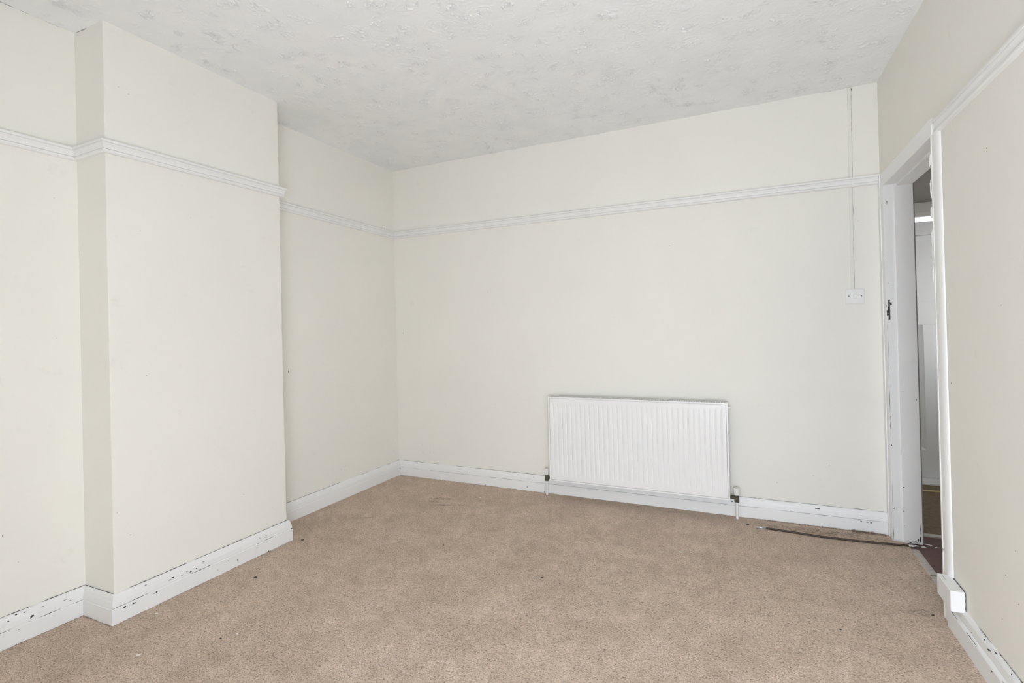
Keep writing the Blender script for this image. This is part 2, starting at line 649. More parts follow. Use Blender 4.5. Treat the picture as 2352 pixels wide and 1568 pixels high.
# right wall with the doorway
WT = 0.115
bm = bmesh.new()
prism(bm, [(xr(YF - .2), YF - .2), (xr(D0 - .012), D0 - .012), (xr(D0) + WT, D0 - .012), (xr(YF) + WT, YF - .2)], -0.05, top)
prism(bm, [(xr(D0 - .012), D0 - .012), (xr(D1 + .012), D1 + .012), (xr(D1) + WT, D1 + .012), (xr(D0) + WT, D0 - .012)], 1.92, top)
prism(bm, [(xr(D1 + .012), D1 + .012), (BR[0], BR[1]), (BR[0] + WT, BR[1]), (xr(D1) + WT, D1 + .012)], -0.05, top)
wall_right = tag(obj('wall_right', bm, WALL), 'cream wall with the doorway in its far corner', 'wall', kind='structure')

# front wall with the window that lights the room (behind the camera)
bm = bmesh.new()
for x0, x1, z0, z1 in ((XL2 - T, WX0, -0.05, 2.6), (WX1, FR[0] + 0.02, -0.05, 2.6), (WX0, WX1, -0.05, WZ0), (WX0, WX1, WZ1, 2.6)):
    bbox(bm, (x0, YF - 0.2, z0), (x1, YF, z1))
wall_front = tag(obj('wall_front', bm, WALL), 'cream front wall around the wide window', 'wall', kind='structure')

def window(name, base, rz, w, h, label):
    """a two-light white window; local x along the wall, local y outward"""
    t = tag(empty(name, base), label, 'window', kind='structure')
    t.rotation_euler = (0, 0, rz)

    def wb(n, lo, hi, mat=None):
        obj(n, boxbm(lo, hi), mat or WHITE, t)
    wb('window_frame', (0, .05, 0), (.05, .10, h))
    wb('window_frame', (w - .05, .05, 0), (w, .10, h))
    wb('window_frame', (.05, .05, h - .05), (w - .05, .10, h))
    wb('window_frame', (.05, .05, 0), (w - .05, .10, .05))
    wb('mullion', (w / 2 - .03, .05, .05), (w / 2 + .03, .10, h - .05))
    wb('pane', (.05, .073, .05), (w / 2 - .03, .077, h - .05), GLASS)
    wb('pane', (w / 2 + .03, .073, .05), (w - .05, .077, h - .05), GLASS)
    wb('window_sill', (-.04, -.07, -.03), (w + .04, .05, 0))
    return t


window('window_1', (WX1, YF, WZ0), math.pi, WX1 - WX0, WZ1 - WZ0, 'wide low white framed window in the front wall')

bm = bmesh.new()
prism(bm, [(-25, -30), (25, -30), (25, 30), (-25, 30)], -0.6, -0.5)
tag(obj('ground', bm, PAVING), 'grey paved ground outside the house', 'ground', kind='structure')

# ------------------------------------------------------------------ picture rail
RP = [(0, 0), (0.027, 0), (0.030, -0.003), (0.030, -0.012), (0.0225, -0.0125), (0.0215, -0.0142), (0.0240, -0.0155), (0.0185, -0.026), (0.0160, -0.036), (0.0115, -0.0375), (0.0115, -0.0392), (0.019, -0.040), (0.019, -0.047), (0.014, -0.052), (0, -0.052)]
path = [FL, AN, CN, CF, AF, BL, BR]
mit = mitres(path)
zs = [2.0, 2.008, 2.012, 2.028, 2.026, 2.014, 1.987]
rail_lab = ['white picture rail on the recess wall before the chimney breast', 'short white picture rail return on the side of the chimney breast',
            'white picture rail across the chimney breast front', 'hidden white picture rail return behind the chimney breast',
            'white picture rail along the shaded alcove wall', 'long white picture rail along the far wall above the radiator']
rails = []
for i in range(6):
    o = obj('trim_%d' % (i + 1), sweep_seg(path, mit, zs, i, RP, 40 if i != 3 else 4, 0.0005, i), RAILW)
    tag(o, rail_lab[i], 'picture rail', kind='structure')
    rails.append(o)
pr = [(xr(2.515), 2.515), (xr(YF), YF)]
mr = mitres(pr)
zr = [1.950, 1.946]
RPR = [(d * 0.85, z * 0.90) for d, z in RP]
o = obj('trim_7', sweep_seg(pr, mr, zr, 0, RPR, 40, 0.0006, 9), RAILW)
tag(o, 'white picture rail running from the doorway along the near wall', 'picture rail', kind='structure')
rails.append(o)

# thin dark gaps above the rails
for i, w, gp in ((0, .0022, .4), (2, .0016, .5), (4, .0022, .4), (5, .0014, .55)):
    (x0, y0), (x1, y1) = path[i], path[i + 1]
    m = ((mit[i][0] + mit[i + 1][0]) / 2, (mit[i][1] + mit[i + 1][1]) / 2)
    e = 0.0012
    obj('gap_line', ragged_line([(x0 + m[0] * e, y0 + m[1] * e, zs[i] + .0012), (x1 + m[0] * e, y1 + m[1] * e, zs[i + 1] + .0012)], (m[0], m[1], 0), (0, 0, 1), w, 40 + i, .02, .12, gp), GREYMARK, rails[i])
# lumps of old filler on the near rail (right wall)
obj('filler_lump', blob((xr(2.27) - .012, 2.27, 1.952), (0, 1, 0), (1, 0, .4), (-.3, 0, 1), .05, .02, 5, .003), RAILW, rails[6])
obj('dark_hole', blob((AN[0] + .012, AN[1] - .006, 2.0105), (1, 0.3, 0), (0, 1, 0), (0, 0, 1), .028, .012, 6, .0015), CRUMB, rails[0])
obj('dark_hole', blob((-2.655, 3.372, 2.017), (0, 1, 0), (1, 0, 0), (0, 0, 1), .012, .010, 8, .006), CRUMB, rails[4])

# ------------------------------------------------------------------ skirting boards
SP = [(0, 0), (0.021, 0), (0.0212, 0.063), (0.0200, 0.066), (0.0185, 0.067), (0.0192, 0.070), (0.0170, 0.090), (0.0125, 0.106), (0.008, 0.116), (0.003, 0.119), (0, 0.119)]
skp = [FL, AN, CN, CF, AF, BL, (0.672, 3.4624)]
skm = mitres(skp)
skz = [0] * 7
sk_name = ['baseboard_left', 'baseboard_chimney_return', 'baseboard_chimney', 'baseboard_chimney_end', 'baseboard_alcove', 'baseboard_back']
sk_lab = ['chipped white skirting board along the recess wall before the chimney breast', 'short white skirting board on the side of the chimney breast',
          'chipped white skirting board along the chimney breast front', 'white skirting board end wrapping behind the chimney breast',
          'white skirting board along the shaded alcove wall', 'long white skirting board under the radiator along the far wall']
boards = []
for i in range(6):
    o = obj(sk_name[i], sweep_seg(skp, skm, skz, i, SP, 40 if i != 3 else 4, 0.0006, 20 + i), SKIRT)
    tag(o, sk_lab[i], 'skirting board', kind='structure')
    boards.append(o)
SPR = [(0, 0), (0.024, 0), (0.0245, 0.068), (0.022, 0.072), (0.014, 0.078), (0.015, 0.083), (0.012, 0.105), (0.006, 0.116), (0, 0.118)]
rp2 = [(xr(2.50), 2.50), (xr(YF), YF)]
o = obj('baseboard_right', sweep_seg(rp2, mitres(rp2), [0, 0], 0, SPR, 40, 0.0006, 31), SKIRT)
tag(o, 'scuffed white skirting board along the near wall beside the doorway', 'skirting board', kind='structure')
boards.append(o)

# cracks along the skirting tops and grooves
for i, w, gp, z in ((0, .0035, .2, .1195), (1, .004, .1, .1195), (2, .0042, .2, .1195), (4, .0016, .5, .1195), (5, .0022, .25, .1195),
                    (0, .0022, .35, .0675), (1, .001, .5, .0675), (2, .0030, .5, .0675), (5, .0014, .35, .0675)):
    (x0, y0), (x1, y1) = skp[i], skp[i + 1]
    d = 0.0028 if z > .1 else 0.0187
    a = (x0 + skm[i][0] * d, y0 + skm[i][1] * d, z)
    b = (x1 + skm[i + 1][0] * d, y1 + skm[i + 1][1] * d, z)
    m = ((skm[i][0] + skm[i + 1][0]) / 2, (skm[i][1] + skm[i + 1][1]) / 2, 0)
    obj('crack', ragged_line([a, b], m, (0, 0, 1), w, 60 + i + int(z * 1000), .015, .09, gp, .0012), CRACK, boards[i])
obj('crack', ragged_line([(xr(2.49) - .0225, 2.49, .0735), (xr(1.2) - .0225, 1.2, .0735)], (-1, 0, .6), (0, 0, 1), .0025, 77, .02, .1, .3, .001), CRACK, boards[6])
obj('crack', ragged_line([(xr(2.36) - .0015, 2.36, .1185), (xr(1.2) - .0015, 1.2, .1185)], (-.7, 0, .7), (-.7, 0, -.7), .0025, 78, .02, .1, .3, .001), CRACK, boards[6])


def sk_d(z, prof=SP):
    """depth of the skirting face at height z"""
    front = prof[1:]
    for (d0, z0), (d1, z1) in zip(front[:-1], front[1:]):
        if z0 <= z <= z1:
            return d0 + (d1 - d0) * (z - z0) / max(1e-6, z1 - z0)
    return 0.0


chips_back = [(-1.98, .085, 7, 9), (-1.99, .067, 4, 4), (-1.446, .10, 9, 6), (-1.455, .078, 4, 4), (-1.496, .027, 12, 12), (0.339, .101, 42, 14), (0.548, .060, 16, 8), (0.577, .057, 18, 6),
              (0.595, .057, 14, 9), (-2.225, .004, 12, 8), (-1.844, .004, 14, 9), (-0.115, .087, 18, 8), (0.20, .074, 5, 4), (0.55, .088, 14, 3), (-1.36, .006, 14, 10), (-0.70, .085, 6, 4), (-1.25, .09, 6, 4)]
for k, (x, z, w, h) in enumerate(chips_back):
    y = 3.517 - 0.01635 * (x + 2.669) - sk_d(z)
    obj('paint_chip', blob((x, y, z), (1, 0, 0), (0, 0, 1), (0, -1, 0), w / 1150, h / 1250, 100 + k, .0008), DARK, boards[5])
chips_ch = [(1.281, .056, 18, 13), (1.318, .054, 20, 10), (1.411, .058, 13, 10), (1.40, .056, 7, 5), (1.484, .088, 22, 9), (1.528, .081, 16, 8), (1.57, .079, 26, 8), (1.55, .086, 12, 4), (1.595, .082, 14, 5),
            (1.47, .083, 14, 5), (1.635, .097, 20, 4), (1.701, .03, 8, 5), (1.81, .033, 12, 7), (1.93, .060, 10, 4), (2.05, .062, 14, 4), (2.10, .066, 10, 4), (1.76, .05, 9, 4), (1.99, .09, 9, 6), (1.95, .093, 8, 6), (2.0, .003, 14, 9), (1.37, .105, 12, 6)]
for k, (y, z, w, h) in enumerate(chips_ch):
    x = CN[0] + (CF[0] - CN[0]) * (y - CN[1]) / (CF[1] - CN[1]) + sk_d(z)
    obj('paint_chip', blob((x, y, z), (0, 1, 0), (0, 0, 1), (1, 0, 0), w / 1150, h / 1250, 140 + k, .0008), DARK, boards[2])
obj('paint_chip', blob((-2.409, 2.158, .068), (.7, .7, 0), (0, 0, 1), (1, -.5, 0), .012, .010, 190, .004), DARK, boards[2])
for k, (y, z, w, h) in enumerate([(1.063, .085, 14, 12), (1.058, .080, 10, 8), (1.016, .112, 14, 8), (1.043, .108, 12, 8), (0.99, .10, 10, 6), (1.098, .104, 20, 3), (1.172, .095, 22, 3), (1.19, .085, 16, 3), (1.02, .055, 6, 5)]):
    obj('paint_chip', blob((XL2 + sk_d(z), y, z), (0, 1, 0), (0, 0, 1), (1, 0, 0), w / 1150, h / 1250, 200 + k, .0008), DARK, boards[0])
for k, (y, z, w, h) in enumerate([(2.168, .100, 16, 7), (2.158, .104, 12, 5), (2.021, .112, 9, 5), (2.11, .063, 8, 5), (2.297, .085, 5, 4), (2.207, .112, 14, 5), (2.05, .06, 6, 4), (2.13, .114, 26, 6)]):
    obj('paint_chip', blob((xr(y) - sk_d(z, SPR) - .0005, y, z), (0, 1, 0), (0, 0, 1), (-1, 0, .3), w / 1150, h / 1250, 220 + k, .0010), DARK, boards[6])
for k, (z, w, h) in enumerate([(.085, 3, 22), (.055, 9, 14), (.03, 4, 18), (.015, 4, 20)]):
    obj('paint_chip', blob((-2.6465 + (0.004 if z == .055 else 0), 3.4945, z), (1, 0, 0), (0, 0, 1), (.6, -.8, 0), w / 1150, h / 1250, 240 + k, .0010), DARK, boards[4])

# ------------------------------------------------------------------ doorway lining and casing
dfr = tag(empty('door_1', (0.735, D1, 0)), 'white doorway lining and casing in the far corner, paint chipped', 'door frame', kind='structure')


def dbox(name, lo, hi, mat=WHITE, bev=0.0012, parent=None, wob=0):
    bm = boxbm(lo, hi, bev)
    for v in bm.verts:
        v.co -= dfr.location
    return obj(name, bm, mat, parent or dfr)


HZ = 1.905
CX = xr(3.0) - 0.012             # casing face
BX = xr(3.0) + WT                # back of the lining
# far jamb: two boards around the splintered keep hole, then the stop
kz0, kz1 = 1.187, 1.288
jx0, jx1 = CX + .001, 0.7225
hx0, hx1 = 0.6845, 0.6925
bm = bmesh.new()
for lo, hi in (((jx0, D1, -.02), (jx1, D1 + .012, kz0)), ((jx0, D1, kz1), (jx1, D1 + .012, HZ + .02)), ((hx1, D1, kz0), (jx1, D1 + .012, kz1)), ((jx0, D1, kz0), (hx0, D1 + .012, kz1))):
    bbox(bm, lo, hi)
for v in bm.verts:
    v.co -= dfr.location
jamb = obj('jamb_board', bm, WHITE, dfr)
dbox('keep_recess', (hx0 - .001, D1 + .010, kz0 - .002), (hx1 + .001, D1 + .0125, kz1 + .002), DARK, 0, jamb)
dbox('stop_bead', (jx1, D1 - .011, 0), (BX, D1 + .012, HZ + .02))
# ragged splinters round the keep hole
L0 = dfr.location
for k, (x, z, w, h) in enumerate([(.696, 1.268, 12, 26), (.690, 1.272, 10, 20), (.6755, 1.257, 6, 11), (.682, 1.226, 16, 46), (.680, 1.212, 11, 34), (.684, 1.245, 11, 30), (.688, 1.287, 20, 5), (.687, 1.186, 18, 6), (.696, 1.212, 5, 7)]):
    obj('splinter', blob(Vector((x, D1 - .0003, z)) - L0, (1, 0, 0), (0, 0, 1), (0, -1, 0), w / 1150, h / 1250, 300 + k, .0005), DARK, jamb)
for k, (x, z, w, h) in enumerate([(.691, 1.813, 4, 26), (.690, 1.803, 4, 10), (.682, .664, 4, 12), (.682, .652, 4, 5), (.681, .512, 8, 14), (.684, .174, 9, 9), (.689, 1.522, 3, 6), (.688, 1.505, 3, 8), (.688, 1.378, 4, 7)]):
    obj('paint_chip', blob(Vector((x, D1 - .0003, z)) - L0, (1, 0, 0), (0, 0, 1), (0, -1, 0), w / 1150, h / 1250, 320 + k, .0005), DARK, jamb)
stop = [c for c in dfr.children if c.name.startswith('stop_bead')][0]
for k, (x, z, w, h) in enumerate([(.7265, .294, 10, 8), (.724, .167, 4, 10), (.724, .09, 5, 5), (.735, .45, 3, 3), (.735, .80, 3, 3), (.7925, .76, 4, 16), (.794, .07, 5, 120), (.792, .03, 9, 50), (.772, .012, 26, 9), (.783, .024, 10, 22), (.75, .004, 24, 6)]):
    obj('paint_chip', blob(Vector((x, D1 - .0113, z)) - L0, (1, 0, 0), (0, 0, 1), (0, -1, 0), w / 1150, h / 1250, 340 + k, .0006), DARK, stop)
# open joint between casing and jamb
obj('crack', (lambda b: ([b.verts.ensure_lookup_table(), [setattr(v, 'co', v.co - L0) for v in b.verts], b][2]))(
    ragged_line([(CX + .0035, D1 - .0004, .0), (CX + .0035, D1 - .0004, 1.18)], (0, -1, 0), (1, 0, 0), .0022, 88, .03, .15, .18, .0006)), DARK, jamb)
# raw edge of the wall behind the lining
dbox('raw_edge', (BX, D1 - .002, 0), (BX + .007, D1 + .05, HZ + .02), RAWWOOD)
# head
dbox('head_board', (CX + .001, D0, HZ), (0.7325, D1, HZ + .014))
dbox('head_stop', (0.7325, D0, HZ - .011), (BX, D1 - .011, HZ + .014))
# near jamb
dbox('jamb_board', (CX + .001, D0 - .012, 0), (0.7225, D0, HZ + .014))
dbox('stop_bead', (0.7225, D0 - .012, 0), (BX, D0 + .011, HZ - .011))
# casings on the room side
dbox('casing', (CX, D1 + .002, 0), (xr(D1) + .001, 3.4625, HZ + .075), WHITE, .0015)
dbox('casing', (CX - .0005, D0 - .02, HZ + .002), (xr(3.0) + .001, D1 + .002, HZ + .068), WHITE, .0015)
bm = bmesh.new()
prof_ = [(0, D0 - .002), (-.0125, D0 - .002), (-.0135, D0 - .004), (-.0135, D0 - .040)] + [(-.0135 + .0125 * (1 - math.cos(q)), D0 - .040 - .034 * math.sin(q)) for q in [math.pi / 2 * i / 8 for i in range(1, 9)]] + [(0, D0 - .074)]
prism(bm, [(xr(D0) + dx, dy) for dx, dy in prof_], 0, HZ + .006)
for v in bm.verts:
    v.co -= dfr.location
ncas = obj('casing', bm, WHITE, dfr)
bead = dbox('casing_bead', (CX - .004, D1 + .062, 0), (CX + .001, 3.4605, HZ + .073), WHITE, .0015)
# peeling paint and cable ends on the near casing
for k, (z, w, h) in enumerate([(1.81, 10, 55), (1.70, 6, 90), (1.60, 8, 70), (1.45, 5, 60), (1.50, 7, 110), (1.36, 5, 80)]):
    obj('peeling_paint', blob(Vector((CX - .001, D0 - .001, z)) - L0, (-.35, 1, 0), (0, 0, 1), (-1, -.35, 0), w / 1000 * 1.6, h / 1000, 360 + k, .0012), WHITE, ncas)
obj('paint_chip', blob(Vector((CX - .0003, D0 - .015, .27)) - L0, (0, 1, 0), (0, 0, 1), (-1, 0, 0), .022, .018, 371), GREYMARK, ncas)

# ------------------------------------------------------------------ hall beyond the doorway
bm = bmesh.new()
prism(bm, [(0.735, 1.9), (1.62, 1.9), (1.62, 3.49), (0.735, 3.49)], -0.08, -0.002)
tag(obj('floor_hall', bm, REDFLOOR), 'dark red hall floor just outside the doorway', 'floor', kind='structure')
bm = bmesh.new()
prism(bm, [(0.80, 3.52), (1.62, 3.52), (1.62, 4.60), (0.80, 4.60)], -0.08, -0.002)
tag(obj('floor_lobby', bm, HALLCARPET), 'brown carpet in the lobby before the panelled door', 'carpet', kind='structure')
tag(obj('trim_8', boxbm((0.80, 3.485, -.01), (1.62, 3.525, .006), .002), ALU), 'pale threshold between red hall floor and brown lobby carpet', 'threshold', kind='structure')
tag(obj('trim_9', boxbm((0.80, 4.41, -.01), (1.62, 4.44, .004), .0015), GOLD), 'thin brass carpet bar in the lobby', 'carpet bar', kind='structure')
tag(obj('trim_10', boxbm((0.80, 4.59, -.03), (1.62, 4.80, .008), .002), WHITE), 'white door sill under the panelled door', 'door sill', kind='structure')
HW0, HW1, HWZ0, HWZ1 = 3.60, 4.50, 0.85, 1.95  # invented window opening out of view, put in to light the lobby
bm = bmesh.new()
bbox(bm, (1.62, 1.9, -.05), (1.72, HW0, 2.6))
bbox(bm, (1.62, HW1, -.05), (1.72, 4.9, 2.6))
bbox(bm, (1.62, HW0, -.05), (1.72, HW1, HWZ0))
bbox(bm, (1.62, HW0, HWZ1), (1.72, HW1, 2.6))
tag(obj('wall_hall', bm, HALLWALL), 'hall wall opposite the doorway with an added unseen window', 'wall', kind='structure')
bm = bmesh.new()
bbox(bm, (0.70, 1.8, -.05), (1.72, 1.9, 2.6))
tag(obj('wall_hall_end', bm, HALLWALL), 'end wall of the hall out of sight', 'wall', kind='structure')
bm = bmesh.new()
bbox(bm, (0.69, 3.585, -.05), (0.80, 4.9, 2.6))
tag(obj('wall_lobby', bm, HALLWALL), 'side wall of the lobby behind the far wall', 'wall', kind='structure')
bm = bmesh.new()
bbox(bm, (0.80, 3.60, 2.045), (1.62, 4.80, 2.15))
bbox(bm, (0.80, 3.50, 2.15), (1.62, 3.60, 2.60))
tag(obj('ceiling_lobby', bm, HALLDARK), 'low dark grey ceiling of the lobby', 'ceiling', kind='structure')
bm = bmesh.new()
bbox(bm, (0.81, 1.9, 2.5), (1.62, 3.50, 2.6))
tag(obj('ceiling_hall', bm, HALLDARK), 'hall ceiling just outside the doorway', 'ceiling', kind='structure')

FY = 4.75
fd = tag(empty('door_2', (1.208, FY, 0.008)), 'white panelled door seen through the doorway', 'door', kind='structure')


def fbox(name, lo, hi, mat=WHITE, bev=.002):
    bm = boxbm(lo, hi, bev)
    for v in bm.verts:
        v.co -= fd.location
    return obj(name, bm, mat, fd)


fbox('stile', (.850, FY, .012), (.948, FY + .045, 1.80))
fbox('stile', (1.468, FY, .012), (1.566, FY + .045, 1.80))
fbox('muntin', (1.176, FY, .214), (1.238, FY + .045, 1.143))
fbox('rail', (.948, FY, .012), (1.468, FY + .045, .214))
fbox('rail', (.948, FY, 1.143), (1.468, FY + .045, 1.318))
fbox('rail', (.948, FY, 1.782), (1.468, FY + .045, 1.80))
for x0, x1 in ((.948, 1.176), (1.238, 1.468)):
    fbox('panel', (x0, FY + .030, .214), (x1, FY + .036, 1.143), WHITE, 0)
    z0, z1 = .214, 1.143
    mw, md_ = .030, .030
    for q in range(4):
        o_ = [(x0, z0), (x1, z0), (x1, z1), (x0, z1)]
        i_ = [(x0 + mw, z0 + mw), (x1 - mw, z0 + mw), (x1 - mw, z1 - mw), (x0 + mw, z1 - mw)]
        j = (q + 1) % 4
        vs = [(o_[q][0], FY + .002, o_[q][1]), (o_[j][0], FY + .002, o_[j][1]), (i_[j][0], FY + md_, i_[j][1]), (i_[q][0], FY + md_, i_[q][1]),
              (o_[q][0], FY + md_, o_[q][1]), (o_[j][0], FY + md_, o_[j][1])]
        vs = [tuple(Vector(v) - fd.location) for v in vs]
        obj('panel_moulding', (vs, [(0, 1, 2, 3), (4, 5, 1, 0), (3, 2, 5, 4), (0, 3, 4), (1, 5, 2)]), WHITE, fd)
fbox('panel', (.948, FY + .010, 1.318), (1.468, FY + .034, 1.782), WHITE, 0)

ff = tag(empty('window_2', (1.208, FY, 1.80)), 'narrow bright fanlight above the panelled door', 'window', kind='structure')


def gbox(name, lo, hi, mat=WHITE, bev=.002):
    bm = boxbm(lo, hi, bev)
    for v in bm.verts:
        v.co -= ff.location
    return obj(name, bm, mat, ff)


gbox('transom', (.83, FY - .02, 1.805), (1.59, FY + .06, 1.90))
gbox('frame_post', (.80, FY - .01, .01), (.848, FY + .06, 2.045))
gbox('frame_post', (1.568, FY - .01, .01), (1.62, FY + .06, 2.045))
gbox('frame_head', (.848, FY - .01, 1.965), (1.568, FY + .06, 2.045), HALLWALL)
gbox('frame_lip', (.848, FY + .01, 1.945), (1.568, FY + .05, 1.965), HALLWALL)
gbox('pane', (.848, FY + .03, 1.90), (1.568, FY + .034, 1.945), GLASS, 0)

hw = tag(empty('added_window_3', (1.67, HW0, HWZ0)), 'unseen hall window added to light the lobby', 'window', kind='structure')
for nm, lo, hi, m_ in (('window_frame', (1.65, HW0, HWZ0), (1.69, HW0 + .04, HWZ1), WHITE), ('window_frame', (1.65, HW1 - .04, HWZ0), (1.69, HW1, HWZ1), WHITE),
                       ('window_frame', (1.65, HW0 + .04, HWZ0), (1.69, HW1 - .04, HWZ0 + .04), WHITE), ('window_frame', (1.65, HW0 + .04, HWZ1 - .04), (1.69, HW1 - .04, HWZ1), WHITE),
                       ('pane', (1.668, HW0 + .04, HWZ0 + .04), (1.672, HW1 - .04, HWZ1 - .04), GLASS)):
    bm = boxbm(lo, hi)
    for v in bm.verts:
        v.co -= hw.location
    obj(nm, bm, m_, hw)

# ------------------------------------------------------------------ carpet bar in the doorway
for k, (y0, y1, lab) in enumerate([(2.962, 3.262, 'longer worn metal carpet bar in the doorway beside the dark rod'), (2.60, 2.948, 'worn metal carpet bar in the doorway behind the white block')]):
    t = tag(empty('threshold_strip', (0.748, y0, 0)), lab, 'carpet bar')
    w = 0.017
    bm = bmesh.new()
    prof = [(-w, 0), (-w + .002, .003), (-.006, .0045), (.004, .0055), (w - .003, .0045), (w, 0)]
    A = [bm.verts.new((x, 0, z)) for x, z in prof]
    B = [bm.verts.new((x, y1 - y0, z)) for x, z in prof]
    for i in range(len(prof)):
        j = (i + 1) % len(prof)
        bm.faces.new((A[i], A[j], B[j], B[i]))
    bm.faces.new(A[::-1])
    bm.faces.new(B)
    obj('bar', bm, ALU, t)
    for q in (.12, .5, .88):
        bm = bmesh.new()
        cyl(bm, (0, (y1 - y0) * q, .0048), (0, (y1 - y0) * q, .0062), .0035, .003, 10)
        obj('screw', bm, STEEL, t)

# ------------------------------------------------------------------ radiator
RX0, RX1, RZ0, RZ1 = -1.287, -0.122, 0.116, 0.704


def yb(x): return 3.517 - 0.01635 * (x + 2.669)


rad = tag(empty('radiator', ((RX0 + RX1) / 2, yb((RX0 + RX1) / 2), RZ0)), 'white fluted panel radiator hung low on the far wall', 'radiator')
rad.rotation_euler = (0, 0, -0.01635)
W = RX1 - RX0
HH = RZ1 - RZ0
YFR = -0.097                                  # front face, local
# front panel: a fluted pressed sheet
bm = bmesh.new()
nf = 35
mg, mb = 0.030, 0.040
xs = [-W / 2 + .0115]
fw_ = (W - .02 - 2 * .012) / nf
gv = [0.0]
for k in range(nf):
    x0 = -W / 2 + .010 + .012 + k * fw_
    for f_, d_ in ((0.0, 0), (0.30, 0), (0.38, .25), (0.46, 1.0), (0.54, 1.0), (0.62, .25), (0.70, 0), (0.85, 0)):
        xs.append(x0 + f_ * fw_)
        gv.append(d_)
xs += [W / 2 - .022, W / 2 - .0115]
gv += [0.0, 0.0]
zrow = [(.0115, 0), (.010 + mb * .6, 0), (.010 + mb, .1), (.010 + mb + .008, 1), (HH * .35, 1), (HH * .65, 1), (HH - .010 - mb - .008, 1), (HH - .010 - mb, .1), (HH - .010 - mb * .6, 0), (HH - .0115, 0)]
grid = []
for z, mz in zrow:
    grid.append([bm.verts.new((x, YFR + .0015 + .0042 * g_ * mz, z)) for x, g_ in zip(xs, gv)])
for a, b in zip(grid[:-1], grid[1:]):
    for i in range(len(a) - 1):
        bm.faces.new((a[i], a[i + 1], b[i + 1], b[i]))
# rim turned back
back_ring = []
border = [grid[0][i] for i in range(len(xs))] + [row[-1] for row in grid[1:]] + grid[-1][-2::-1] + [row[0] for row in grid[-2:0:-1]]
bk = [bm.verts.new((v.co.x, v.co.y + .012, v.co.z)) for v in border]
for i in range(len(border)):
    j = (i + 1) % len(border)
    bm.faces.new((border[i], border[j], bk[j], bk[i]))
bm.faces.new(bk)
panel = obj('front_panel', bm, RADW, rad, True)
md = panel.modifiers.new('edges', 'EDGE_SPLIT')
md.split_angle = math.radians(35)


def rbox(name, lo, hi, mat=RADW, bev=.0015, parent=None):
    return obj(name, boxbm(lo, hi, bev), mat, parent or rad)


# outer folded frame of the casing: side panels, lower lip, upper lip
rbox('side_panel', (-W / 2, YFR - .001, 0), (-W / 2 + .0098, -.030, HH))
rbox('side_panel', (W / 2 - .0098, YFR - .001, 0), (W / 2, -.030, HH))
rbox('lower_lip', (-W / 2 + .0098, YFR - .001, .0), (W / 2 - .0098, YFR + .02, .0098))
rbox('upper_lip', (-W / 2 + .0098, YFR - .001, HH - .0098), (W / 2 - .0098, YFR + .0025, HH), RADW, .0006)
# top grille: thin cross bars, the slot shade painted dark beneath them
bm = bmesh.new()
bbox(bm, (-W / 2 + .0098, -.040, HH - .006), (W / 2 - .0098, -.031, HH - .0005))
nb = 78
for k in range(nb + 1):
    x = -W / 2 + .012 + (W - .024) * k / nb
    bbox(bm, (x - .0027, YFR + .0025, HH - .003), (x + .0032, -.040, HH - .0005))
obj('top_grille', bm, RADW, rad)
bm = bmesh.new()
for k in range(nb):
    x = -W / 2 + .020 + (W - .040) * k / (nb - 1)
    bbox(bm, (x - .0006, YFR + .014, .05), (x + .0006, -.036, HH - .018))
bbox(bm, (-W / 2 + .012, -.036, .03), (W / 2 - .012, -.034, HH - .018))
bbox(bm, (-W / 2 + .011, YFR + .014, HH - .012), (W / 2 - .011, -.034, HH - .011))  # dark sheet added under the grille in place of shade in the slots
obj('convector_fins_and_shade', bm, FINS, rad)
for x in (-W * .36, W * .36):
    for z in (.08, HH - .12):
        rbox('wall_bracket', (x - .02, -.0345, z), (x + .02, -.002, z + .05), RADW, 0)
bm = bmesh.new()
cyl(bm, (W / 2 - .001, -.062, HH - .034), (W / 2 + .011, -.062, HH - .034), .0085, .0085, 12)
cyl(bm, (W / 2 + .010, -.062, HH - .034), (W / 2 + .017, -.062, HH - .034), .0055, .005, 8)
obj('bleed_valve', bm, PLASTIC, rad)


def valve(s, cap_r, name_lab):
    x = s * (W / 2 + .036)
    y = -.062
    zc = -RZ0
    v = obj('valve', (lambda b: (cyl(b, (x, y, .000), (x, y, .030), .0125, .0125, 12), cyl(b, (x, y, -.014), (x, y, .002), .0145, .0145, 6),
                                 cyl(b, (x - s * .004, y, .012), (s * W / 2, y, .012), .0085, .0085, 12), cyl(b, (x - s * .014, y, .012), (x - s * .030, y, .012), .0135, .0135, 6), b)[-1])(bmesh.new()), BRASS, rad)
    v['label'] = name_lab
    bm = bmesh.new()
    cyl(bm, (x, y, .028), (x, y, .034), cap_r * .80, cap_r * .92, 20)
    cyl(bm, (x, y, .034), (x, y, .066), cap_r * .92, cap_r, 20)
    cyl(bm, (x, y, .066), (x, y, .071), cap_r, cap_r * .88, 20)
    obj('valve_cap', bm, PLASTIC, v)
    bm = bmesh.new()
    cyl(bm, (x, y, zc), (x, y, -.012), .0078, .0078, 14)
    obj('pipe', bm, WHITE, v)


valve(-1, .0150, 'dark brass lockshield valve with white cap')
valve(1, .0190, 'dark brass valve with flared white cap')

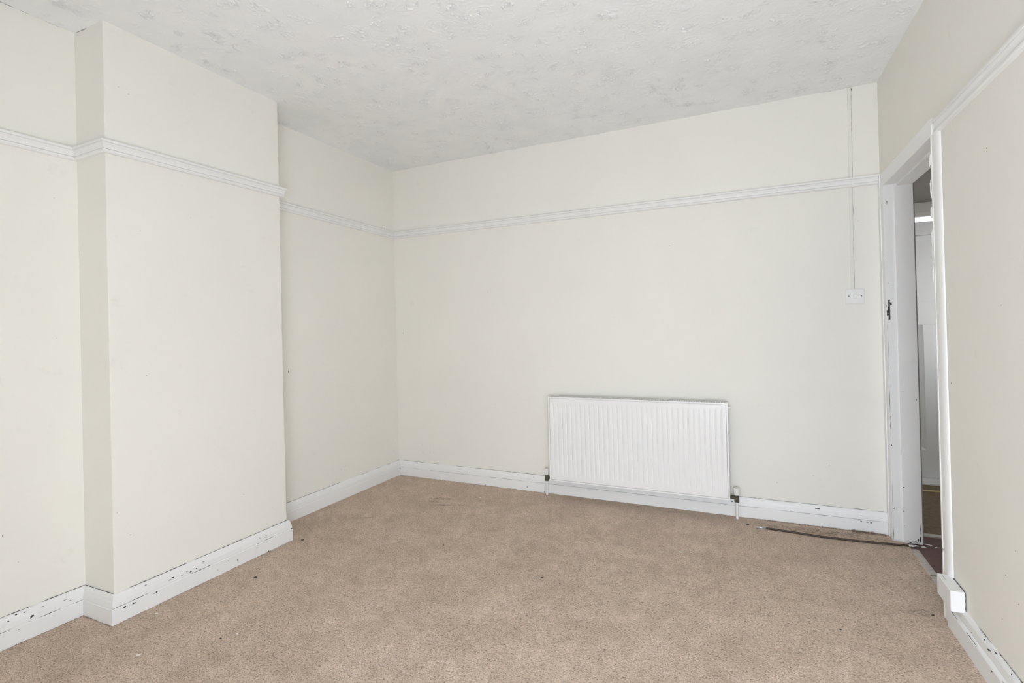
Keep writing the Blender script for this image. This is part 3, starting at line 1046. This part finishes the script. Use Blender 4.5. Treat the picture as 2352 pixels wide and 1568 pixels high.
# ------------------------------------------------------------------ light switch and cable cover
sx, sz = 0.5515, 1.3195
sw = tag(empty('light_switch', (sx, yb(sx), sz)), 'square white light switch on the far wall beside the doorway', 'light switch')
sw.rotation_euler = (0, math.radians(0.6), -0.01635)
bm = boxbm((-.0435, -.0105, -.0425), (.0435, -.0005, .0425), .002, 2)
obj('plate', bm, PLASTIC, sw)
rk = obj('rocker', boxbm((-.0085, -.0145, -.0115), (.0085, -.0095, .0115), .0012), PLASTIC, sw)
for s in (-1, 1):
    bm = bmesh.new()
    cyl(bm, (s * .0300, -.0098, .001), (s * .0300, -.0112, .001), .0034, .0030, 12)
    obj('screw', bm, BRASS, sw)

for k, (z0, z1, x0, x1, lab) in enumerate([(1.3625, 1.936, .541, .546, 'thin cable cover rising from the light switch to the picture rail'), (1.9885, 2.497, .5465, .551, 'thin cable cover from the picture rail up to the ceiling')]):
    t = tag(empty('cable_cover', (x0, yb(x0), z0)), lab, 'cable cover')
    bm = bmesh.new()
    seg = 30
    rr = random.Random(11 + k)
    rings_ = []
    for i in range(seg + 1):
        f = i / seg
        cx_ = (x1 - x0) * f + rr.uniform(-.0006, .0006)
        z_ = (z1 - z0) * f
        rings_.append([bm.verts.new((cx_ + dx, dy, z_)) for dx, dy in ((-.0085, .001), (-.0085, -.006), (-.006, -.0085), (.006, -.0085), (.0085, -.006), (.0085, .001))])
    for a, b in zip(rings_[:-1], rings_[1:]):
        for j in range(6):
            q = (j + 1) % 6
            bm.faces.new((a[j], a[q], b[q], b[j]))
    bm.faces.new(rings_[0])
    bm.faces.new(rings_[-1][::-1])
    obj('cover', bm, CONDUIT, t)
    obj('gap_line', ragged_line([(.0095, -.001, .0), (.0095 + x1 - x0, -.001, z1 - z0)], (0, -1, 0), (1, 0, 0), .0024, 500 + k, .03, .14, .18, .0006), CRACK, t)
    if k == 1:
        obj('dark_hole', blob((.0095 + x1 - x0, -.003, z1 - z0 - .012), (1, 0, 0), (0, 0, 1), (0, -1, 0), .007, .022, 77, .001), CRUMB, t)

# ------------------------------------------------------------------ white block over the skirting end
t = tag(empty('wood_block', (xr(2.45), 2.383, .108)), 'white painted wood block on the skirting beside the doorway', 'block')
bm = boxbm((-.046, 0, 0), (-.002, .150, .077), .0035, 3)
obj('block_body', bm, SKIRT, t)
obj('crack', ragged_line([(-.033, .002, .0772), (-.033, .148, .0772)], (0, 0, 1), (1, 0, 0), .002, 91, .02, .08, .2, .0006), GREYMARK, t)
obj('crack', ragged_line([(-.003, .0, .0772), (-.003, .148, .0772)], (0, 0, 1), (1, 0, 0), .005, 92, .01, .05, .2, .0006), CRACK, t)
obj('crack', ragged_line([(-.003, -.0004, .0), (-.003, -.0004, .075)], (0, -1, 0), (1, 0, 0), .003, 93, .01, .04, .1, .0006), CRACK, t)

# ------------------------------------------------------------------ rod on the carpet
rodp = [(0.014, 3.290, .006), (0.066, 3.2955, .006), (0.20, 3.286, .0055), (0.335, 3.272, .006), (0.47, 3.276, .0055), (0.60, 3.281, .007), (0.726, 3.282, .0115), (0.771, 3.283, .0125)]
t = tag(empty('metal_tipped_rod', (0.014, 3.290, 0)), 'long thin dark rod with bright metal tips lying on the carpet', 'rod')
o0 = Vector((0.014, 3.290, 0))


def tube(pts, r, n=10):
    bm = bmesh.new()
    prev = None
    P = [Vector(p) - o0 for p in pts]
    for i, p in enumerate(P):
        d = (P[min(i + 1, len(P) - 1)] - P[max(i - 1, 0)]).normalized()
        a = d.cross(Vector((0, 0, 1))).normalized()
        b = a.cross(d)
        ring = [bm.verts.new(p + (a * math.cos(q) + b * math.sin(q)) * r) for q in [2 * math.pi * j / n for j in range(n)]]
        if prev:
            for j in range(n):
                k = (j + 1) % n
                bm.faces.new((prev[j], prev[k], ring[k], ring[j]))
        else:
            bm.faces.new(ring[::-1])
        prev = ring
    bm.faces.new(prev)
    return bm


obj('shaft', tube(rodp[1:-1], .0054), RODB, t, True)
for a, b in ((rodp[0], rodp[1]), (rodp[-2], rodp[-1])):
    obj('metal_tip', tube([a, b], .0060, 12), STEEL, t, True)

# ------------------------------------------------------------------ marks on walls
def marks(parent, items, axis, pos, seed):
    for k, (a, z, w, h) in enumerate(items):
        if axis == 'y':       # far wall, a = x
            c, u, n = (a, pos(a), z), (1, 0, 0), (0, -1, 0)
        elif axis == '+x':
            c, u, n = (pos(a), a, z), (0, 1, 0), (1, 0, 0)
        else:
            c, u, n = (pos(a), a, z), (0, 1, 0), (-1, 0, 0)
        b_ = blob(c, u, (0, 0, 1), n, w / 1400, h / 1400, seed + k, .0004, 7, .4)
        b_.transform(parent.matrix_world.inverted())
        obj('nail_hole', b_, CRACK, parent)


marks(wall_back, [(-1.927, 2.256, 3, 4), (-.722, 2.212, 4, 4), (-.452, 1.70, 7, 7), (-1.795, 1.473, 4, 5), (-2.433, .258, 7, 8), (-2.356, .253, 9, 3), (-2.426, .202, 7, 7), (-2.357, .208, 12, 3), (.135, .225, 10, 4),
                  (.406, .354, 6, 6), (.553, 1.85, 4, 4), (.575, 1.744, 4, 4), (.324, .286, 7, 3), (-2.598, 1.174, 3, 42), (-.20, .80, 3, 3), (-2.2, .60, 3, 3)], 'y', yb, 600)
marks(wall_alcove, [(2.845, .211, 6, 6), (2.889, .222, 6, 6), (3.425, .278, 7, 5), (3.445, .217, 6, 6), (2.402, .947, 5, 26), (2.655, 2.045, 5, 5), (2.80, .15, 5, 4)], '+x', lambda y: -2.679 + .0073 * (y - 2.147), 640)
marks(wall_chimney, [(1.386, 1.655, 4, 4), (1.617, 1.756, 4, 4), (1.40, 1.016, 5, 5), (1.872, .348, 4, 6), (1.321, .34, 12, 3), (1.272, .45, 4, 5), (2.05, .22, 5, 7), (1.9, 1.55, 3, 3), (1.31, 2.26, 5, 4), (1.35, 2.245, 9, 2)], '+x', lambda y: CN[0] - .008 * (y - CN[1]), 660)
marks(wall_right, [(2.112, 1.713, 7, 6), (2.042, 1.216, 5, 5), (1.997, .491, 6, 6), (2.066, .39, 7, 6), (1.988, .339, 6, 5), (2.099, .239, 5, 5), (2.473, .934, 10, 12)], '-x', xr, 680)
marks(wall_left, [(1.17, 1.78, 4, 4), (1.17, 1.19, 4, 4), (.985, .43, 6, 10), (1.03, .31, 8, 3)], '+x', lambda y: XL2, 690)
for z, y in ((2.512, 1.20), (2.512, 1.13), (2.513, 1.05)):
    obj('gap_line', ragged_line([(XL2 + .001, y - .06, cz(XL2, y) - .002), (XL2 + .001, y, cz(XL2, y) - .002)], (1, 0, 0), (0, 0, 1), .0030, int(y * 1000), .02, .05, .4, .001), GREYMARK, wall_left)
obj('gap_line', ragged_line([(AN[0] + .02, AN[1] - .001, cz(*AN) - .003), (CN[0] - .12, CN[1] - .001, cz(*CN) - .003)], (0, -1, 0), (0, 0, 1), .0045, 71, .02, .05, .1, .001), GREYMARK, wall_chimney)

# ------------------------------------------------------------------ flakes and crumbs on the carpet
FL_ITEMS = [  # x, y, length mm, width mm, angle, material, label
    (-2.33, 1.366, 16, 7, .4, FLAKE, 'white paint flake on the carpet close to the chimney breast corner', 'paint flake'),
    (-2.093, 1.159, 22, 8, .5, FLAKE, 'largest white paint strip lying on the carpet', 'paint flake'),
    (-1.866, 1.396, 13, 6, .3, FLAKE, 'white paint flake on the open carpet beside a small dark crumb', 'paint flake'),
    (-0.348, 2.803, 15, 5, .2, FLAKE, 'white paint flake on the carpet in front of the radiator', 'paint flake'),
    (-1.744, 3.21, 14, 7, .1, FLAKE, 'white paint flake by the far skirting near the carpet stain', 'paint flake'),
    (-1.095, 2.641, 14, 4, .1, FLAKE, 'thin white paint flake on the carpet mid room', 'paint flake'),
    (-2.213, 1.76, 20, 14, .4, CRUMB, 'dark grey chip on the carpet before the chimney breast', 'crumb'),
    (-2.355, 2.187, 18, 12, .4, CRUMB, 'dark chip on the carpet by the chimney breast end', 'crumb'),
    (-1.555, 2.423, 9, 8, .0, CRUMB, 'small dark crumb on the carpet mid room', 'crumb'),
    (-0.915, 2.276, 30, 7, .9, CRUMB, 'thin dark splinter on the carpet mid room', 'crumb'),
    (-0.031, 3.329, 20, 14, .8, CRUMB, 'dark crumb on the carpet below the radiator pipe', 'crumb'),
    (0.640, 2.565, 15, 8, .5, CRUMB, 'dark scrap on the carpet under the white block', 'crumb'),
    (-1.90, 1.35, 9, 7, .5, CRUMB, 'small dark crumb beside a white flake', 'crumb'),
    (0.292, 2.316, 10, 8, .3, CRUMB, 'small dark crumb on the carpet toward the near wall', 'crumb'),
    (0.795, 3.315, 34, 16, .5, FLAKE, 'pale flaked debris on the red floor at the door jamb', 'debris'),
    (0.825, 3.36, 52, 14, -.3, FLAKE, 'pale splintered debris behind the door jamb foot', 'debris'),
    (0.850, 3.33, 28, 9, .8, FLAKE, 'small pale debris sliver farther out on the red hall floor', 'debris'),
    (0.80, 2.96, 16, 8, .3, FLAKE, 'white chip on the red hall floor', 'paint flake'),
]
for k, (x, y, l, w, a, m_, lab, cat) in enumerate(FL_ITEMS):
    bm = blob((0, 0, .0012), (math.cos(a), math.sin(a), .03), (-math.sin(a), math.cos(a), 0), (0, 0, 1), l / 1000, w / 1000, 700 + k, .0014, 9, .3 if l < 25 else .7)
    o = obj('paint_flake' if cat == 'paint flake' else ('crumb' if cat == 'crumb' else 'debris_scrap'), bm, m_)
    o.location = (x, y, 0)
    tag(o, lab, cat)
rr = random.Random(21)
for k in range(34):
    x, y = rr.uniform(-2.0, .55), rr.uniform(1.25, 3.3)
    if x < -2.2:
        continue
    a = rr.uniform(0, 3.1)
    wht = rr.random() < .6
    s = rr.uniform(3.5, 7.5)
    bm = blob((0, 0, .001), (math.cos(a), math.sin(a), 0), (-math.sin(a), math.cos(a), 0), (0, 0, 1), s / 1000, s * rr.uniform(.4, .9) / 1000, 800 + k, .0010, 6, .4)
    o = obj('paint_speck' if wht else 'dirt_speck', bm, FLAKE if wht else CRUMB)
    o.location = (x, y, 0)
    tag(o, 'tiny white paint speck scattered on the carpet' if wht else 'tiny dark dirt speck scattered on the carpet', 'speck', 'white specks on the carpet' if wht else 'dark specks on the carpet')

# ------------------------------------------------------------------ frayed carpet edge against the skirting
bm = bmesh.new()
rr = random.Random(5)


def fringe(a, b, nrm, dens, hmax, spread):
    L = math.hypot(b[0] - a[0], b[1] - a[1])
    for _ in range(int(L * dens)):
        t_ = rr.random()
        off = .0215 + abs(rr.gauss(0, spread))
        x = a[0] + (b[0] - a[0]) * t_ + nrm[0] * off
        y = a[1] + (b[1] - a[1]) * t_ + nrm[1] * off
        cl = .5 + .5 * math.sin(t_ * L * 23 + math.sin(t_ * L * 61) * 2)
        h = rr.uniform(.3, 1) * hmax * (.35 + .65 * cl)
        ang = rr.uniform(0, 6.28)
        lean = rr.uniform(0, 1.2) * h
        w = rr.uniform(.0006, .0016)
        p = Vector((x, y, -.001))
        q = p + Vector((math.cos(ang) * lean, math.sin(ang) * lean, h))
        s = Vector((-math.sin(ang), math.cos(ang), 0)) * w
        vs = [bm.verts.new(p - s), bm.verts.new(p + s), bm.verts.new(q)]
        bm.faces.new(vs)


for i, dn, hm, sp in ((0, 900, .007, .002), (1, 900, .008, .002), (2, 900, .006, .002), (4, 500, .005, .0015), (5, 800, .007, .002)):
    m_ = ((skm[i][0] + skm[i + 1][0]) / 2, (skm[i][1] + skm[i + 1][1]) / 2)
    fringe(skp[i], skp[i + 1], m_, dn, hm, sp)
fringe((0.05, yb(.05)), (0.655, yb(.65)), (0, -1), 1800, .010, .007)
fringe((0.50, yb(.5)), (0.66, yb(.66)), (0, -1), 5000, .016, .018)
fringe((xr(2.5), 2.5), (xr(1.2), 1.2), (-1, 0), 600, .005, .002)
fz_ = obj('frayed_edge', bm, TUFT, floor)
fz_['kind'] = 'stuff'

for o_ in C.objects:
    if o_.parent and o_.name.split('.')[0] in ('crack', 'gap_line'):
        o_['kind'] = 'stuff'          # broken hairline cracks, too fine to pick apart
